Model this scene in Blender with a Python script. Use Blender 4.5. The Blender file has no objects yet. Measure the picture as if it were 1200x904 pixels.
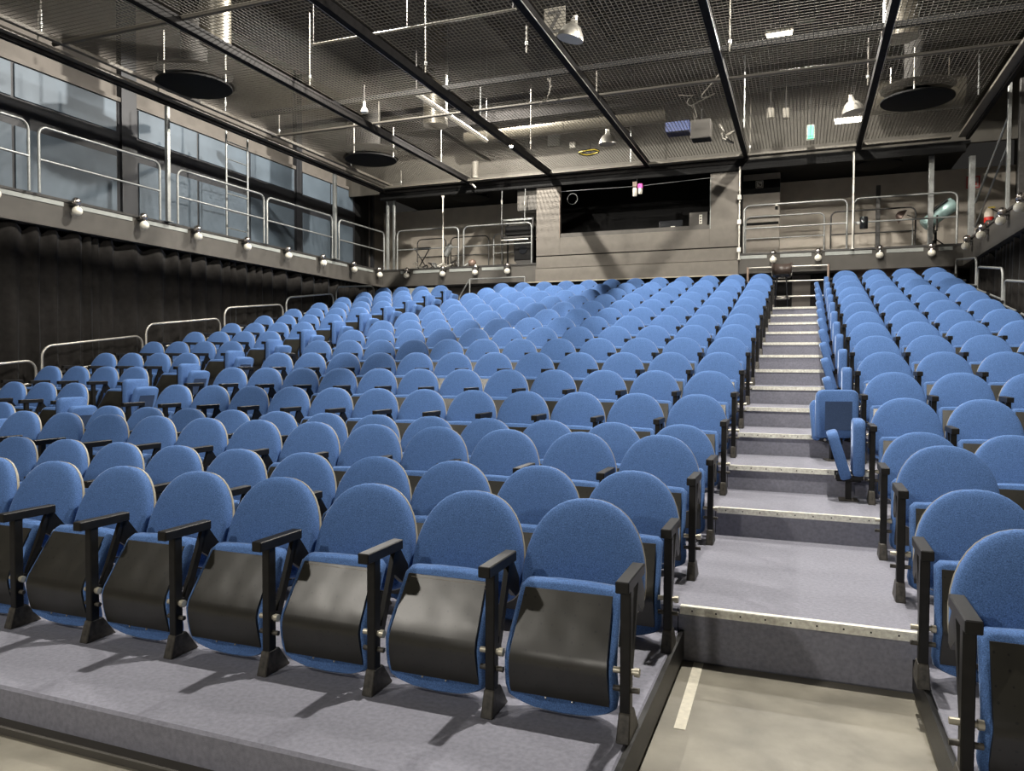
import bpy, bmesh, math, random
from mathutils import Vector, Matrix
random.seed(7)
scene = bpy.context.scene
col = scene.collection
PI = math.pi

# ------------------------------------------------------------------ camera
FPX, YAW, PITCH, ROLL, HC = 885.37, -0.3678, -0.0298, 0.0041, 1.5848
_F = Vector((math.sin(YAW)*math.cos(PITCH), math.cos(YAW)*math.cos(PITCH), math.sin(PITCH)))
_R0 = Vector((math.cos(YAW), -math.sin(YAW), 0)); _U0 = _R0.cross(_F)
_R = _R0*math.cos(ROLL) + _U0*math.sin(ROLL)
_U = -_R0*math.sin(ROLL) + _U0*math.cos(ROLL)
_C = Vector((0, 0, HC))
cam_d = bpy.data.cameras.new('camera'); cam = bpy.data.objects.new('camera', cam_d)
col.objects.link(cam)
cam_d.sensor_fit = 'HORIZONTAL'; cam_d.sensor_width = 36.0
cam_d.lens = FPX/1200*36.0; cam_d.clip_start = 0.05; cam_d.clip_end = 200
M = Matrix((( _R.x, _U.x, -_F.x, _C.x), (_R.y, _U.y, -_F.y, _C.y), (_R.z, _U.z, -_F.z, _C.z), (0, 0, 0, 1)))
cam.matrix_world = M
scene.camera = cam

def at(u, v, x=None, y=None, z=None):
    """photo pixel -> point on the named plane of the hall"""
    d = _F + _R*((u-600)/FPX) - _U*((v-452)/FPX)
    if x is not None: t = (x-_C.x)/d.x
    elif y is not None: t = (y-_C.y)/d.y
    else: t = (z-_C.z)/d.z
    return _C + d*t
def project(p):
    w = Vector(p)-_C; zz = w.dot(_F)
    if zz < 0.05: return None
    return 600+FPX*w.dot(_R)/zz, 452-FPX*w.dot(_U)/zz

# ------------------------------------------------------------------ world, exposure, work lights
world = bpy.data.worlds.new('world'); scene.world = world; world.use_nodes = True
world.node_tree.nodes['Background'].inputs[0].default_value = (1.0, 0.95, 0.88, 1)
world.node_tree.nodes['Background'].inputs[1].default_value = 0.02
vs = scene.view_settings
vs.view_transform = 'Standard'; vs.look = 'None'; vs.gamma = 1.0; vs.use_curve_mapping = False
vs.exposure = 0.0
WARM = (1.0, 0.945, 0.86)
# (x, y, z, watts, radius): flood lights that hang over the wire mesh and over the stage; the last is an added fill
FLOODS_AND_FILL = [(-0.02, 5.3, 7.7, 3100, .08), (-6.85, 5.4, 7.8, 800, .08),
          (-0.05, 10.0, 7.7, 1500, .08), (-6.85, 10.9, 7.8, 2650, .06),
          (-0.05, 14.6, 7.7, 1300, .10), (-6.85, 15.7, 7.8, 2200, .05),
          (-6.2, -3.4, 6.6, 1250, .16), (-2.6, -10.5, 5.0, 1600, .25)]  # last entry: low frontal fill added behind the camera to brighten front faces
for i, (x, y, z, w, r) in enumerate(FLOODS_AND_FILL):
    ld = bpy.data.lights.new('flood_or_fill_light', 'SPOT'); ld.energy = w; ld.spot_size = math.radians(172); ld.spot_blend = .06; ld.shadow_soft_size = r; ld.color = WARM
    lo = bpy.data.objects.new('flood_or_fill_light', ld); lo.location = (x, y, z-.05); col.objects.link(lo)

# ------------------------------------------------------------------ helpers
def lin(c):
    return tuple(((v/255)/12.92 if v/255 <= .04045 else ((v/255+.055)/1.055)**2.4) for v in c)
def mat(name, rgb, rough=.6, metal=0., noise=0., nscale=40., bump=0., bscale=None, sheen=0., spec=None, dark=None, detail=4.):
    m = bpy.data.materials.new(name); m.use_nodes = True
    nt = m.node_tree; b = nt.nodes['Principled BSDF']
    c = tuple(rgb)+(1,)
    b.inputs['Base Color'].default_value = c
    b.inputs['Roughness'].default_value = rough; b.inputs['Metallic'].default_value = metal
    if spec is not None: b.inputs['Specular IOR Level'].default_value = spec
    if sheen:
        b.inputs['Sheen Weight'].default_value = sheen; b.inputs['Sheen Roughness'].default_value = .22
        b.inputs['Sheen Tint'].default_value = (.75, .85, 1, 1)
    if noise or bump:
        tc = nt.nodes.new('ShaderNodeTexCoord')
        n = nt.nodes.new('ShaderNodeTexNoise'); n.inputs['Scale'].default_value = nscale; n.inputs['Detail'].default_value = detail
        nt.links.new(tc.outputs['Object'], n.inputs['Vector'])
        if noise:
            mx = nt.nodes.new('ShaderNodeMix'); mx.data_type = 'RGBA'
            d = dark if dark else tuple(v*(1-noise) for v in rgb)
            l = tuple(min(1, v*(1+noise)) for v in rgb)
            mx.inputs['A'].default_value = tuple(d)+(1,); mx.inputs['B'].default_value = l+(1,)
            rp = nt.nodes.new('ShaderNodeMapRange'); rp.inputs['From Min'].default_value = .3; rp.inputs['From Max'].default_value = .7
            nt.links.new(n.outputs['Fac'], rp.inputs['Value'])
            nt.links.new(rp.outputs['Result'], mx.inputs['Factor'])
            nt.links.new(mx.outputs['Result'], b.inputs['Base Color'])
        if bump:
            n2 = n
            if bscale:
                n2 = nt.nodes.new('ShaderNodeTexNoise'); n2.inputs['Scale'].default_value = bscale
                nt.links.new(tc.outputs['Object'], n2.inputs['Vector'])
            bp = nt.nodes.new('ShaderNodeBump'); bp.inputs['Strength'].default_value = bump; bp.inputs['Distance'].default_value = .01
            nt.links.new(n2.outputs['Fac'], bp.inputs['Height']); nt.links.new(bp.outputs['Normal'], b.inputs['Normal'])
    return m
def emis(name, rgb, s):
    m = bpy.data.materials.new(name); m.use_nodes = True; b = m.node_tree.nodes['Principled BSDF']
    b.inputs['Base Color'].default_value = tuple(rgb)+(1,); b.inputs['Emission Color'].default_value = tuple(rgb)+(1,)
    b.inputs['Emission Strength'].default_value = s
    return m

FABRIC = mat('blue_fabric', (.086, .172, .388), .85, noise=.40, nscale=240, bump=.12, sheen=.38, detail=2, spec=.2)
NAVY = mat('navy_panel', (.045, .075, .15), .7, noise=.15, nscale=120, spec=.2)
SHELL = mat('back_shell_cream', (.34, .31, .24), .5, noise=.12, nscale=30)
BLACKM = mat('black_metal', (.0075, .0072, .0068), .45, noise=.35, nscale=18, bump=.03, spec=.35)
BLACKP = mat('black_paint', (.007, .007, .007), .75, spec=.15)
SCUFF = mat('scuffed_metal', (.055, .050, .041), .5, noise=.6, nscale=35)
STEEL = mat('steel', (.50, .48, .43), .38, .8, noise=.1, nscale=40)
GALV = mat('galvanised_tube', (.30, .31, .30), .42, .55, noise=.12, nscale=30)
DULL = mat('dull_black_tube', (.05, .048, .045), .45, .3, noise=.2, nscale=30)
ALU = mat('aluminium_nosing', (.86, .82, .72), .42, .15, noise=.22, nscale=45)
CARPET = mat('grey_blue_carpet', (.252, .254, .298), .95, noise=.13, nscale=48, bump=.35, bscale=420, spec=.1, sheen=.15)
STAGE = mat('stage_lino', (.225, .210, .170), .48, noise=.30, nscale=3.2, bump=.10, bscale=26, detail=9)
CURT = mat('black_curtain', (.0165, .0152, .014), .9, noise=.2, nscale=12, sheen=.12, spec=.1)
FASC = mat('fascia_taupe', (.070, .0645, .056), .7, noise=.10, nscale=5)
WALLG = mat('taupe_wall', (.10, .089, .077), .8, noise=.12, nscale=4, bump=.05, bscale=90)
BOOTHM = mat('booth_board', (.135, .122, .104), .75, noise=.08, nscale=7, bump=.06, bscale=120)
PIERM = mat('pier_board', (.30, .270, .232), .75, noise=.08, nscale=7)
REARW = mat('rear_gallery_wall', (.56, .505, .43), .85, noise=.08, nscale=4)
PALE = mat('pale_strip', (.30, .315, .295), .6, noise=.07, nscale=12)
BLUEP = mat('blue_grey_panel', (.078, .101, .124), .55, noise=.12, nscale=2.2, spec=.3)
DARKT = mat('dark_transom', (.014, .015, .018), .6)
MESHM = mat('wire_mesh', (.070, .063, .050), .7, .0, noise=.12, nscale=6)
PIPEM = mat('grey_pipe', (.075, .068, .056), .6)
FRAMEM = mat('mesh_frame', (.115, .104, .084), .6, noise=.15, nscale=20)
BEAMM = mat('black_beam', (.010, .0092, .0088), .85, noise=.3, nscale=9, spec=.15)
ROOFM = mat('roof_dark', (.016, .0145, .0125), .9, noise=.2, nscale=3)
UPWALL = mat('upper_rear_wall', (.045, .041, .033), .8, noise=.12, nscale=5)
DUCTM = mat('duct_metal', (.085, .076, .058), .4, .5, noise=.12, nscale=14)
WHITE = mat('white_globe', (.80, .77, .66), .25, noise=.03, nscale=20)
CHROME = mat('chrome', (.62, .57, .53), .22, 1.0)
WPLAS = mat('white_plastic', (.75, .72, .64), .4)
RED = mat('red_paint', (.55, .022, .012), .3)
MINT = mat('mint_metal', (.42, .60, .58), .35, .3)
PINK = mat('pink_gel', (.70, .08, .42), .4)
BLUEB = mat('blue_crate', (.02, .035, .11), .5)
YEL = mat('yellow_cable', (.55, .42, .06), .5)
TAPE = mat('white_tape', (.70, .66, .54), .6, noise=.12, nscale=30)
WOODB = mat('brown_ply', (.22, .165, .13), .6, noise=.2, nscale=8)
GLASSB = mat('screen_black', (.01, .011, .013), .15)
LAMPON = emis('lamp_lens', (1, .93, .78), 14)
LAMPHOT = emis('lamp_bulb', (1, .9, .7), 60)
GREENL = emis('exit_green', (.02, .42, .20), .6)
ROD = mat('pale_rod', (.14, .13, .108), .6)
CREAMB = mat('cream_bolt', (.50, .47, .38), .35, .6)

# perforated black seat pan: punched holes are tiny, drawn in the paint
PAN = bpy.data.materials.new('seat_pan_black'); PAN.use_nodes = True
nt = PAN.node_tree; b = nt.nodes['Principled BSDF']
b.inputs['Roughness'].default_value = .34; b.inputs['Metallic'].default_value = .12; b.inputs['Specular IOR Level'].default_value = .8
tc = nt.nodes.new('ShaderNodeTexCoord')
mp = nt.nodes.new('ShaderNodeMapping'); mp.inputs['Scale'].default_value = (22, .001, 22)
vo = nt.nodes.new('ShaderNodeTexVoronoi'); vo.inputs['Randomness'].default_value = .12; vo.inputs['Scale'].default_value = 1
nt.links.new(tc.outputs['Object'], mp.inputs['Vector']); nt.links.new(mp.outputs['Vector'], vo.inputs['Vector'])
lt = nt.nodes.new('ShaderNodeMath'); lt.operation = 'LESS_THAN'; lt.inputs[1].default_value = .10
nt.links.new(vo.outputs['Distance'], lt.inputs[0])
ns = nt.nodes.new('ShaderNodeTexNoise'); ns.inputs['Scale'].default_value = 9; ns.inputs['Detail'].default_value = 6
nt.links.new(tc.outputs['Object'], ns.inputs['Vector'])
m1 = nt.nodes.new('ShaderNodeMix'); m1.data_type = 'RGBA'
m1.inputs['A'].default_value = (.009, .0087, .007, 1); m1.inputs['B'].default_value = (.030, .028, .021, 1)
nt.links.new(ns.outputs['Fac'], m1.inputs['Factor'])
m2 = nt.nodes.new('ShaderNodeMix'); m2.data_type = 'RGBA'; m2.inputs['B'].default_value = (.004, .004, .004, 1)
nt.links.new(m1.outputs['Result'], m2.inputs['A']); nt.links.new(lt.outputs[0], m2.inputs['Factor'])
nt.links.new(m2.outputs['Result'], b.inputs['Base Color'])
bp = nt.nodes.new('ShaderNodeBump'); bp.inputs['Strength'].default_value = .25; bp.inputs['Distance'].default_value = .02
nb = nt.nodes.new('ShaderNodeTexNoise'); nb.inputs['Scale'].default_value = 5.5; nb.inputs['Detail'].default_value = 1
nt.links.new(tc.outputs['Object'], nb.inputs['Vector'])
nt.links.new(nb.outputs['Fac'], bp.inputs['Height']); nt.links.new(bp.outputs['Normal'], b.inputs['Normal'])

class MB:
    """collects shapes of one part"""
    def __init__(s): s.v = []; s.f = []
    def add(s, v, f):
        o = len(s.v); s.v += [tuple(p) for p in v]; s.f += [tuple(i+o for i in q) for q in f]; return s
    def box(s, x0, x1, y0, y1, z0, z1):
        v = [(x, y, z) for z in (z0, z1) for y in (y0, y1) for x in (x0, x1)]
        return s.add(v, [(0, 2, 3, 1), (4, 5, 7, 6), (0, 1, 5, 4), (2, 6, 7, 3), (0, 4, 6, 2), (1, 3, 7, 5)])
    def frustum(s, b0, b1, z0, z1):
        (x0, x1, y0, y1), (X0, X1, Y0, Y1) = b0, b1
        v = [(x0, y0, z0), (x1, y0, z0), (x0, y1, z0), (x1, y1, z0), (X0, Y0, z1), (X1, Y0, z1), (X0, Y1, z1), (X1, Y1, z1)]
        return s.add(v, [(0, 2, 3, 1), (4, 5, 7, 6), (0, 1, 5, 4), (2, 6, 7, 3), (0, 4, 6, 2), (1, 3, 7, 5)])
    def tube(s, pts, r, n=8, cap=True, closed=False, r2=None):
        pts = [Vector(p) for p in pts]; k = len(pts); rings = []
        prev = None
        for i, p in enumerate(pts):
            if closed: t = (pts[(i+1) % k]-pts[i-1]).normalized()
            else: t = (pts[min(i+1, k-1)]-pts[max(i-1, 0)]).normalized()
            if prev is None:
                a = Vector((0, 0, 1)) if abs(t.z) < .9 else Vector((1, 0, 0))
                nx = t.cross(a).normalized()
            else:
                nx = (prev - t*prev.dot(t)).normalized()
            prev = nx; ny = t.cross(nx)
            rr = r if r2 is None else r+(r2-r)*i/(k-1)
            rings.append([p+nx*math.cos(2*PI*j/n)*rr+ny*math.sin(2*PI*j/n)*rr for j in range(n)])
        v = [q for g in rings for q in g]; f = []
        for i in range(k if closed else k-1):
            for j in range(n):
                a, bb = i*n+j, i*n+(j+1) % n; c, d = ((i+1) % k)*n+(j+1) % n, ((i+1) % k)*n+j
                f.append((a, bb, c, d))
        if cap and not closed:
            f.append(tuple(range(n-1, -1, -1))); f.append(tuple((k-1)*n+j for j in range(n)))
        return s.add(v, f)
    def lathe(s, prof, c=(0, 0, 0), n=16, axis='z'):
        v = []; f = []; k = len(prof)
        for r, h in prof:
            for j in range(n):
                a = 2*PI*j/n; x, y = r*math.cos(a), r*math.sin(a)
                p = (x, y, h) if axis == 'z' else ((h, x, y) if axis == 'x' else (x, h, y))
                v.append((p[0]+c[0], p[1]+c[1], p[2]+c[2]))
        for i in range(k-1):
            for j in range(n):
                f.append((i*n+j, i*n+(j+1) % n, (i+1)*n+(j+1) % n, (i+1)*n+j))
        f.append(tuple(range(n-1, -1, -1))); f.append(tuple((k-1)*n+j for j in range(n)))
        return s.add(v, f)
    def sphere(s, c, r, n=14, m=9, sz=1.0):
        prof = [(max(.0005, r*math.sin(PI*i/m)), -r*sz*math.cos(PI*i/m)) for i in range(m+1)]
        return s.lathe(prof, c, n)
    def xform(s, mtx):
        s.v = [tuple(mtx @ Vector(p)) for p in s.v]; return s
    def mesh(s, name, material, smooth=False, bevel=0.):
        me = bpy.data.meshes.new(name); me.from_pydata(s.v, [], s.f)
        bm = bmesh.new(); bm.from_mesh(me)
        bmesh.ops.recalc_face_normals(bm, faces=bm.faces)
        if bevel:
            bmesh.ops.bevel(bm, geom=[e for e in bm.edges if e.calc_face_angle(0) > .5], offset=bevel, segments=1, affect='EDGES', profile=.5, clamp_overlap=True)
        bm.to_mesh(me); bm.free()
        if smooth:
            me.polygons.foreach_set('use_smooth', [True]*len(me.polygons))
            try: me.set_sharp_from_angle(angle=math.radians(50))
            except Exception: pass
        me.materials.append(material); me.update(); return me
    def build(s, name, material, parent=None, smooth=False, bevel=0.):
        return link(name, s.mesh(name, material, smooth, bevel), parent)
def link(name, me, parent=None, loc=None, rot=None):
    o = bpy.data.objects.new(name, me); col.objects.link(o)
    if parent: o.parent = parent
    if loc: o.location = loc
    if rot: o.rotation_euler = rot
    return o
def thing(name, label, cat, loc=(0, 0, 0), rz=0., group=None):
    o = bpy.data.objects.new(name, None); col.objects.link(o); o.empty_display_size = .1
    o.location = loc; o.rotation_euler = (0, 0, rz); return tag(o, label, cat, group)
def tag(o, label, cat, group=None):
    o['label'] = label; o['category'] = cat
    if group: o['group'] = group
    return o
def struct(o, label=None):
    o['kind'] = 'structure'
    if label: o['label'] = label
    return o
def copy_tree(o, parent=None):
    c = o.copy(); col.objects.link(c); c.parent = parent
    for ch in list(o.children): copy_tree(ch, c)
    return c
ORD = ['zeroth', 'first', 'second', 'third', 'fourth', 'fifth', 'sixth', 'seventh', 'eighth', 'ninth', 'tenth', 'eleventh', 'twelfth', 'thirteenth', 'fourteenth', 'fifteenth', 'sixteenth']

# ------------------------------------------------------------------ seating geometry (metres)
S = .55
Z0, Z1, RISE = .167, .293, .2028
N1, N2, DEP = 4.037, 5.860, .9393
ROWY = [None, 2.7285, 3.676, 4.538, 5.486] + [5.486+DEP*k for k in range(1, 13)]
def level(i): return Z0 if i <= 2 else (Z1 if i <= 4 else Z1+(i-4)*RISE)
XL, XR = -.592, .532            # the stepped aisle
XM_END = -.607-12*S             # far end frame of the middle block
XLB_R = -8.325                  # aisle-side frame of the narrow block
LX, RX = -10.75, 3.05           # gallery edges
RY = 18.0                       # rear gallery edge / booth front
WLX, WRX, WRY = -12.05, 4.45, 20.3
TOPZ = level(16)

# ------------------------------------------------------------------ structure: floor, tiers, walls
fl = MB().box(WLX-.1, WRX+.1, -14, 20.4, -.2, 0).build('floor', STAGE); struct(fl, 'scuffed grey stage floor')
def tier(x0, x1, y0, y1, z):
    o = MB().box(x0, x1, y0, y1, .001, z).build('floor_tier', CARPET, bevel=.012); struct(o, 'grey blue carpeted seating tier'); return o
tier(XM_END-.04, XL, 2.235, N1, Z0); tier(XR, 3.0, 2.235, N1, Z0); tier(-10.7, XLB_R+.04, 2.235, N1, Z0)
for a, b0 in ((XL-.0, XL+.022), (XR-.022, XR)):
    o = MB().box(a, b0, 2.24, N1-.003, .03, Z0+.004).build('trim_platform', BLACKM); struct(o, 'black metal platform edge')
o = MB().box(XM_END-.04, XL, 2.17, 2.233, .001, .03).build('trim_platform', FASC); struct(o)
ys = [N1]+[N2+DEP*k for k in range(12)]+[20.3]
for k in range(13):
    z = Z1+RISE*k
    t = tier(-10.7, 3.0, ys[k], ys[k+1] if k < 12 else 18.5, z)
    # aluminium nosing of each step, in both aisles; small joint plates and screws on the nearest
    n = MB().box(XL, XR, ys[k]-.012, ys[k]+.034, z-.002, z+.006).box(XL, XR, ys[k]-.014, ys[k]-.0005, z-.034, z+.006).build('nosing', ALU, t); n['label'] = 'pale aluminium stair nosing'
    if k < 4:
        sc = MB()
        for j in range(9): sc.box(XL+.06+j*.122, XL+.068+j*.122, ys[k]-.0155, ys[k]-.0135, z-.016, z-.008)
        sc.build('screw', BLACKP, t)
    n = MB().box(XM_END-1.06, XM_END-.05, ys[k]-.012, ys[k]+.034, z-.002, z+.006).box(XM_END-1.06, XM_END-.05, ys[k]-.014, ys[k]-.0005, z-.028, z+.006).build('nosing', ALU, t)
    # narrow carpet joint beside the stair
    if k < 6:
        e = MB().box(XL-.0125, XL-.0085, ys[k]-.0013, ys[k], z-.19 if k else z-.29, z-.004).build('joint', BLACKP, t)

wl = MB().box(WLX-.2, WLX, -14, 20.5, 0, 9).build('wall_left', WALLG); struct(wl)
wr = MB().box(WRX, WRX+.2, -14, 20.5, 0, 9).build('wall_right', WALLG); struct(wr)
wb = MB().box(WLX, WRX, WRY, WRY+.2, 0, 6.15).build('wall_rear', REARW); struct(wb)
wu = MB().box(WLX, WRX, RY+.25, RY+.35, 6.22, 9).build('wall_rear_upper', UPWALL); struct(wu)
sf = MB().box(LX-.1, RX+.1, RY+.05, WRY, 6.15, 6.22).build('ceiling_gallery', BLACKP); struct(sf)
cl = MB().box(WLX, WRX, -14, 18.35, 9, 9.2).build('ceiling', ROOFM); struct(cl)
# wall under the rear gallery (dark doors left and right of a taupe pier)
wu2 = MB().box(LX, RX, 18.5, 18.6, 0, 3.62).build('wall_under_gallery', WALLG); struct(wu2)
for x0, x1 in ((-.72, -.27), (.12, .66)):
    d = MB().box(x0, x1, 18.46, 18.5, TOPZ, 3.6).build('door_1', BLACKP); struct(d, 'black panel door under the rear gallery')
wp = MB().box(.72, 2.9, 18.44, 18.5, TOPZ, 3.66).build('trim_1', WOODB); struct(wp, 'brown plywood panel behind the last row')

# gallery decks and fascias
DZ0, DZ1 = 3.64, 4.06
g = MB().box(WLX, LX, 1.5, WRY, DZ0, DZ1).build('gallery_left', FASC); struct(g, 'taupe gallery deck and fascia')
g = MB().box(RX, WRX, 1.5, WRY, DZ0, DZ1).build('gallery_right', FASC); struct(g)
g = MB().box(LX, -6.3, RY, WRY, DZ0, DZ1).build('gallery_rear', FASC); struct(g)
g = MB().box(-1.42, RX, RY, WRY, DZ0, DZ1).build('gallery_rear', FASC); struct(g)

# lamps on the fascia: positions from the photo
lamp_me = {}
def festoon(loc, nrm, label, grp):
    """white globe on a chrome ball socket; nrm = direction out of the fascia"""
    rz = math.atan2(nrm[1], nrm[0])
    t = thing('globe_lamp', label, 'lamp', loc, rz, grp)
    if not lamp_me:
        lamp_me['bracket'] = MB().box(-.12, .03, -.05, .05, .055, .075).tube([(-.1, 0, .06), (-.1, 0, -.02)], .018, 8).mesh('bracket', DULL)
        lamp_me['socket'] = MB().sphere((-.02, 0, .115), .07, 14, 8).lathe([(.035, .03), (.03, .08)], (0, 0, 0), 12).mesh('socket', CHROME, True)
        lamp_me['globe'] = MB().sphere((0, 0, -.03), .078, 16, 10, .95).mesh('globe', WHITE, True)
    for k, me in lamp_me.items(): link(k, me, t)
    return t
lampL = [8.64, 9.93, 11.17, 12.52, 13.84, 15.14, 16.45, 17.68]
for i, y in enumerate([7.35]+lampL):
    festoon((LX+.13, y, 3.96), (1, 0), 'white globe lamp on the left fascia over the long curtain, %s from the rear corner' % ORD[len(lampL)-i+1], 'globe lamps along the left gallery')
lampR = [-9.92, -8.85, -7.92, -7.03, -.66, .27, 1.48, 2.46]
for i, x in enumerate(lampR):
    nm = 'white globe lamp on the rear fascia, %s from the curtain corner' % ORD[i+1] if i < 4 else 'white globe lamp on the rear fascia past the booth, %s from the booth' % ORD[i-3]
    festoon((x, RY-.13, 3.94), (0, -1), nm, 'globe lamps along the rear gallery')
for i, y in enumerate([17.06, 15.7, 14.26, 13.13]):
    festoon((RX-.12, y, 3.94), (-1, 0), 'white globe lamp on the fascia by the extinguisher, %s from the corner' % ORD[i+1], 'globe lamps along the right gallery')
# pale strips between the lamps
def strips(a, bnds, horiz, parent_label):
    for p0, p1 in zip(bnds[:-1], bnds[1:]):
        if horiz == 'L': o = MB().box(LX, LX+.012, p0+.14, p1-.14, 3.985, 4.05)
        elif horiz == 'R': o = MB().box(RX-.012, RX, p0+.14, p1-.14, 3.985, 4.05)
        else: o = MB().box(p0+.14, p1-.14, RY-.012, RY, 3.97, 4.045)
        struct(o.build('trim_strip', PALE), parent_label)
strips(0, [6.1, 7.35]+lampL, 'L', 'pale strip board on the gallery fascia')
strips(0, [-10.3]+lampR[:4], 'B', 'pale strip board on the rear fascia')
strips(0, [-1.55]+lampR[4:]+[3.0], 'B', 'pale strip board on the rear fascia')
for a, z0_, z1_ in ((0, 4.06, 4.10),):
    struct(MB().box(LX-.04, LX+.02, 1.5, RY, z0_, z1_).build('trim_kick', DULL))
    struct(MB().box(RX-.02, RX+.04, 1.5, RY, z0_, z1_).build('trim_kick', DULL))
    struct(MB().box(LX, -6.3, RY-.02, RY+.04, z0_, z1_).build('trim_kick', DULL))
    struct(MB().box(-1.42, RX, RY-.02, RY+.04, z0_, z1_).build('trim_kick', DULL))

# ------------------------------------------------------------------ control booth
bw = thing  # noqa
for b_ in ((-6.3, -6.2, RY+.1, WRY, 3.62, 6.15), (-1.52, -1.42, RY+.1, WRY, 3.62, 6.15), (-6.2, -1.52, RY+1.6, RY+1.7, 3.7, 6.15), (-6.2, -1.52, RY+.1, RY+1.7, 3.6, 3.66)):
    struct(MB().box(*b_).build('wall_booth_inside', BLACKP), 'black inside of the control booth')
booth = MB().box(-6.3, -1.42, RY-.05, RY+.1, 3.62, 3.945).build('wall_booth', BOOTHM); struct(booth, 'taupe base board of the control booth')
BX0, BX1, WX0, WX1 = -6.3, -1.42, -5.68, -2.06
WZ0, WZ1 = 4.80, 5.86
for nm, (x0, x1, y0, y1, z0, z1) in {
    'left': (BX0, WX0, 0, .1, 4.27, 5.97), 'right': (WX1, BX1, 0, .1, 4.27, 6.02),
    'sill': (WX0, WX1, 0, .1, 4.27, WZ0-.10), 'low': (BX0, BX1, -.0, .1, 3.96, 4.245)}.items():
    o = MB().box(x0, x1, RY+y0, RY+y1, z0, z1).build('panel', BOOTHM, booth, bevel=.004); o['label'] = 'taupe board of the booth front'
MB().box(BX0+.02, BX1-.02, RY+.03, RY+.09, 3.9, 4.3).build('joint_backing', BLACKP, booth)
struct(MB().box(WX0, WX1, RY+.02, RY+.5, WZ0-.10, WZ0).build('trim_sill', FASC), 'grey sill of the booth window')
MB().box(WX0-.015, WX0, RY-.006, RY+.03, WZ0-.1, WZ1).build('window_trim', WOODB, booth)
MB().box(WX1, WX1+.015, RY-.006, RY+.03, WZ0-.1, WZ1).build('window_trim', PALE, booth)
MB().box(BX0-.3, BX1+.02, RY-.07, RY-.05, 3.60, 3.625).build('base_trim', SHELL, booth)
# black valance over the booth window
struct(MB().box(LX, RX, RY-.08, RY+.08, 5.97, 6.17).build('trim_valance', BLACKP), 'black valance beam over the booth')

# rear pier right of the booth with black band
pier = MB().box(-1.42, -.58, 19.2, 19.5, 4.06, 6.15).build('wall_pier', PIERM); struct(pier, 'taupe pier beside the booth')
MB().box(-1.42, -.575, 19.185, 19.2, 5.68, 6.0).build('band', BLACKP, pier)
MB().box(-1.42, -.6, 19.19, 19.2, 4.93, 4.99).build('band', BLACKP, pier)

# ------------------------------------------------------------------ left gallery wall: blue-grey panels in a dark frame
pw = MB().box(WLX, WLX+.06, 3.0, 18.6, 4.06, 6.42).build('window_1', DARKT); struct(pw, 'dark frame of the blue-grey gallery panels')
edges = [3.0, 5.0, 7.0, 8.6, 10.6, 11.05, 12.6, 14.2, 15.85, 16.15, 17.4, 18.5]
for a, b2 in zip(edges[:-1], edges[1:]):
    if b2-a < .5: continue
    for z0_, z1_ in ((5.86, 6.40), (4.08, 5.40)):
        MB().box(WLX+.06, WLX+.085, a+.03, b2-.03, z0_, z1_).build('pane', BLUEP, pw, bevel=.004)
struct(MB().box(WLX, WLX+.12, 10.66, 11.0, 4.06, 8.9).build('trim_column', DARKT)); struct(MB().box(WLX, WLX+.12, 15.88, 16.1, 4.06, 8.9).build('trim_column', DARKT))
struct(MB().box(WLX, WLX+.05, 18.6, 19.35, 4.06, 8.5).build('trim_black_wall', BLACKP)); struct(MB().box(WLX, WLX+.09, 19.5, 19.6, 4.06, 8.0).build('trim_column', DARKT))
struct(MB().box(WLX+.02, WLX+.1, 3, 18.6, 6.42, 6.5).build('trim_head', WALLG))
# right gallery wall panels
pwr = MB().box(WRX-.06, WRX, 8, 19.5, 4.06, 6.3).build('window_2', DARKT); struct(pwr, 'dark frame of the grey panels on the right gallery')
for a, b2 in ((8.2, 10.4), (10.6, 13), (13.2, 15.6), (15.8, 18.2)):
    for z0_, z1_ in ((5.5, 6.2), (4.1, 5.4)):
        MB().box(WRX-.085, WRX-.06, a, b2, z0_, z1_).build('pane', WALLG, pwr, bevel=.004)

# ------------------------------------------------------------------ rails
def arc_corner(p, a, b, r, n=5):
    """rounded corner at p between directions towards a and b"""
    p, a, b = Vector(p), Vector(a), Vector(b)
    da, db = (a-p).normalized()*r, (b-p).normalized()*r
    out = []
    for i in range(n+1):
        t = i/n*PI/2
        out.append(p+da*(1-math.sin(t))+db*(1-math.cos(t)))
    return out
def loop_rail(name, label, cat, p0, p1, zb0, zb1, h0, h1, mids, r=.021, group=None, material=None, rc=.13):
    """tubular guard panel from p0 to p1 (xy), feet at zb, top at h, mid rails at listed fractions"""
    material = material or GALV
    t = thing(name, label, cat, (p0[0], p0[1], zb0), 0, group)
    o = Vector((p0[0], p0[1], zb0))
    A = Vector((p0[0], p0[1], zb0))-o; B = Vector((p0[0], p0[1], h0))-o; C = Vector((p1[0], p1[1], h1))-o; D = Vector((p1[0], p1[1], zb1))-o
    pts = [A]+arc_corner(B, A, C, rc)+arc_corner(C, B, D, rc)+[D]
    MB().tube(pts, r, 8).build('frame', material, t, True)
    for m in mids:
        MB().tube([A.lerp(B, m), D.lerp(C, m)], r*.85, 8).build('mid_rail', material, t, True)
    return t
GX = LX+.06
GX = -10.68
rl = [(5.2, 7.9), (8.06, 10.33), (10.74, 13.1), (13.2, 15.58), (15.86, 18.0)]
for i, (a, b2) in enumerate(rl):
    loop_rail('guard_rail', 'grey tubular guard rail before the blue panels, %s from the rear corner post' % ORD[5-i], 'railing', (GX, a), (GX, b2), 4.1, 4.1, 5.09, 5.11, (.5,), group='guard rails on the left gallery')
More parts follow.
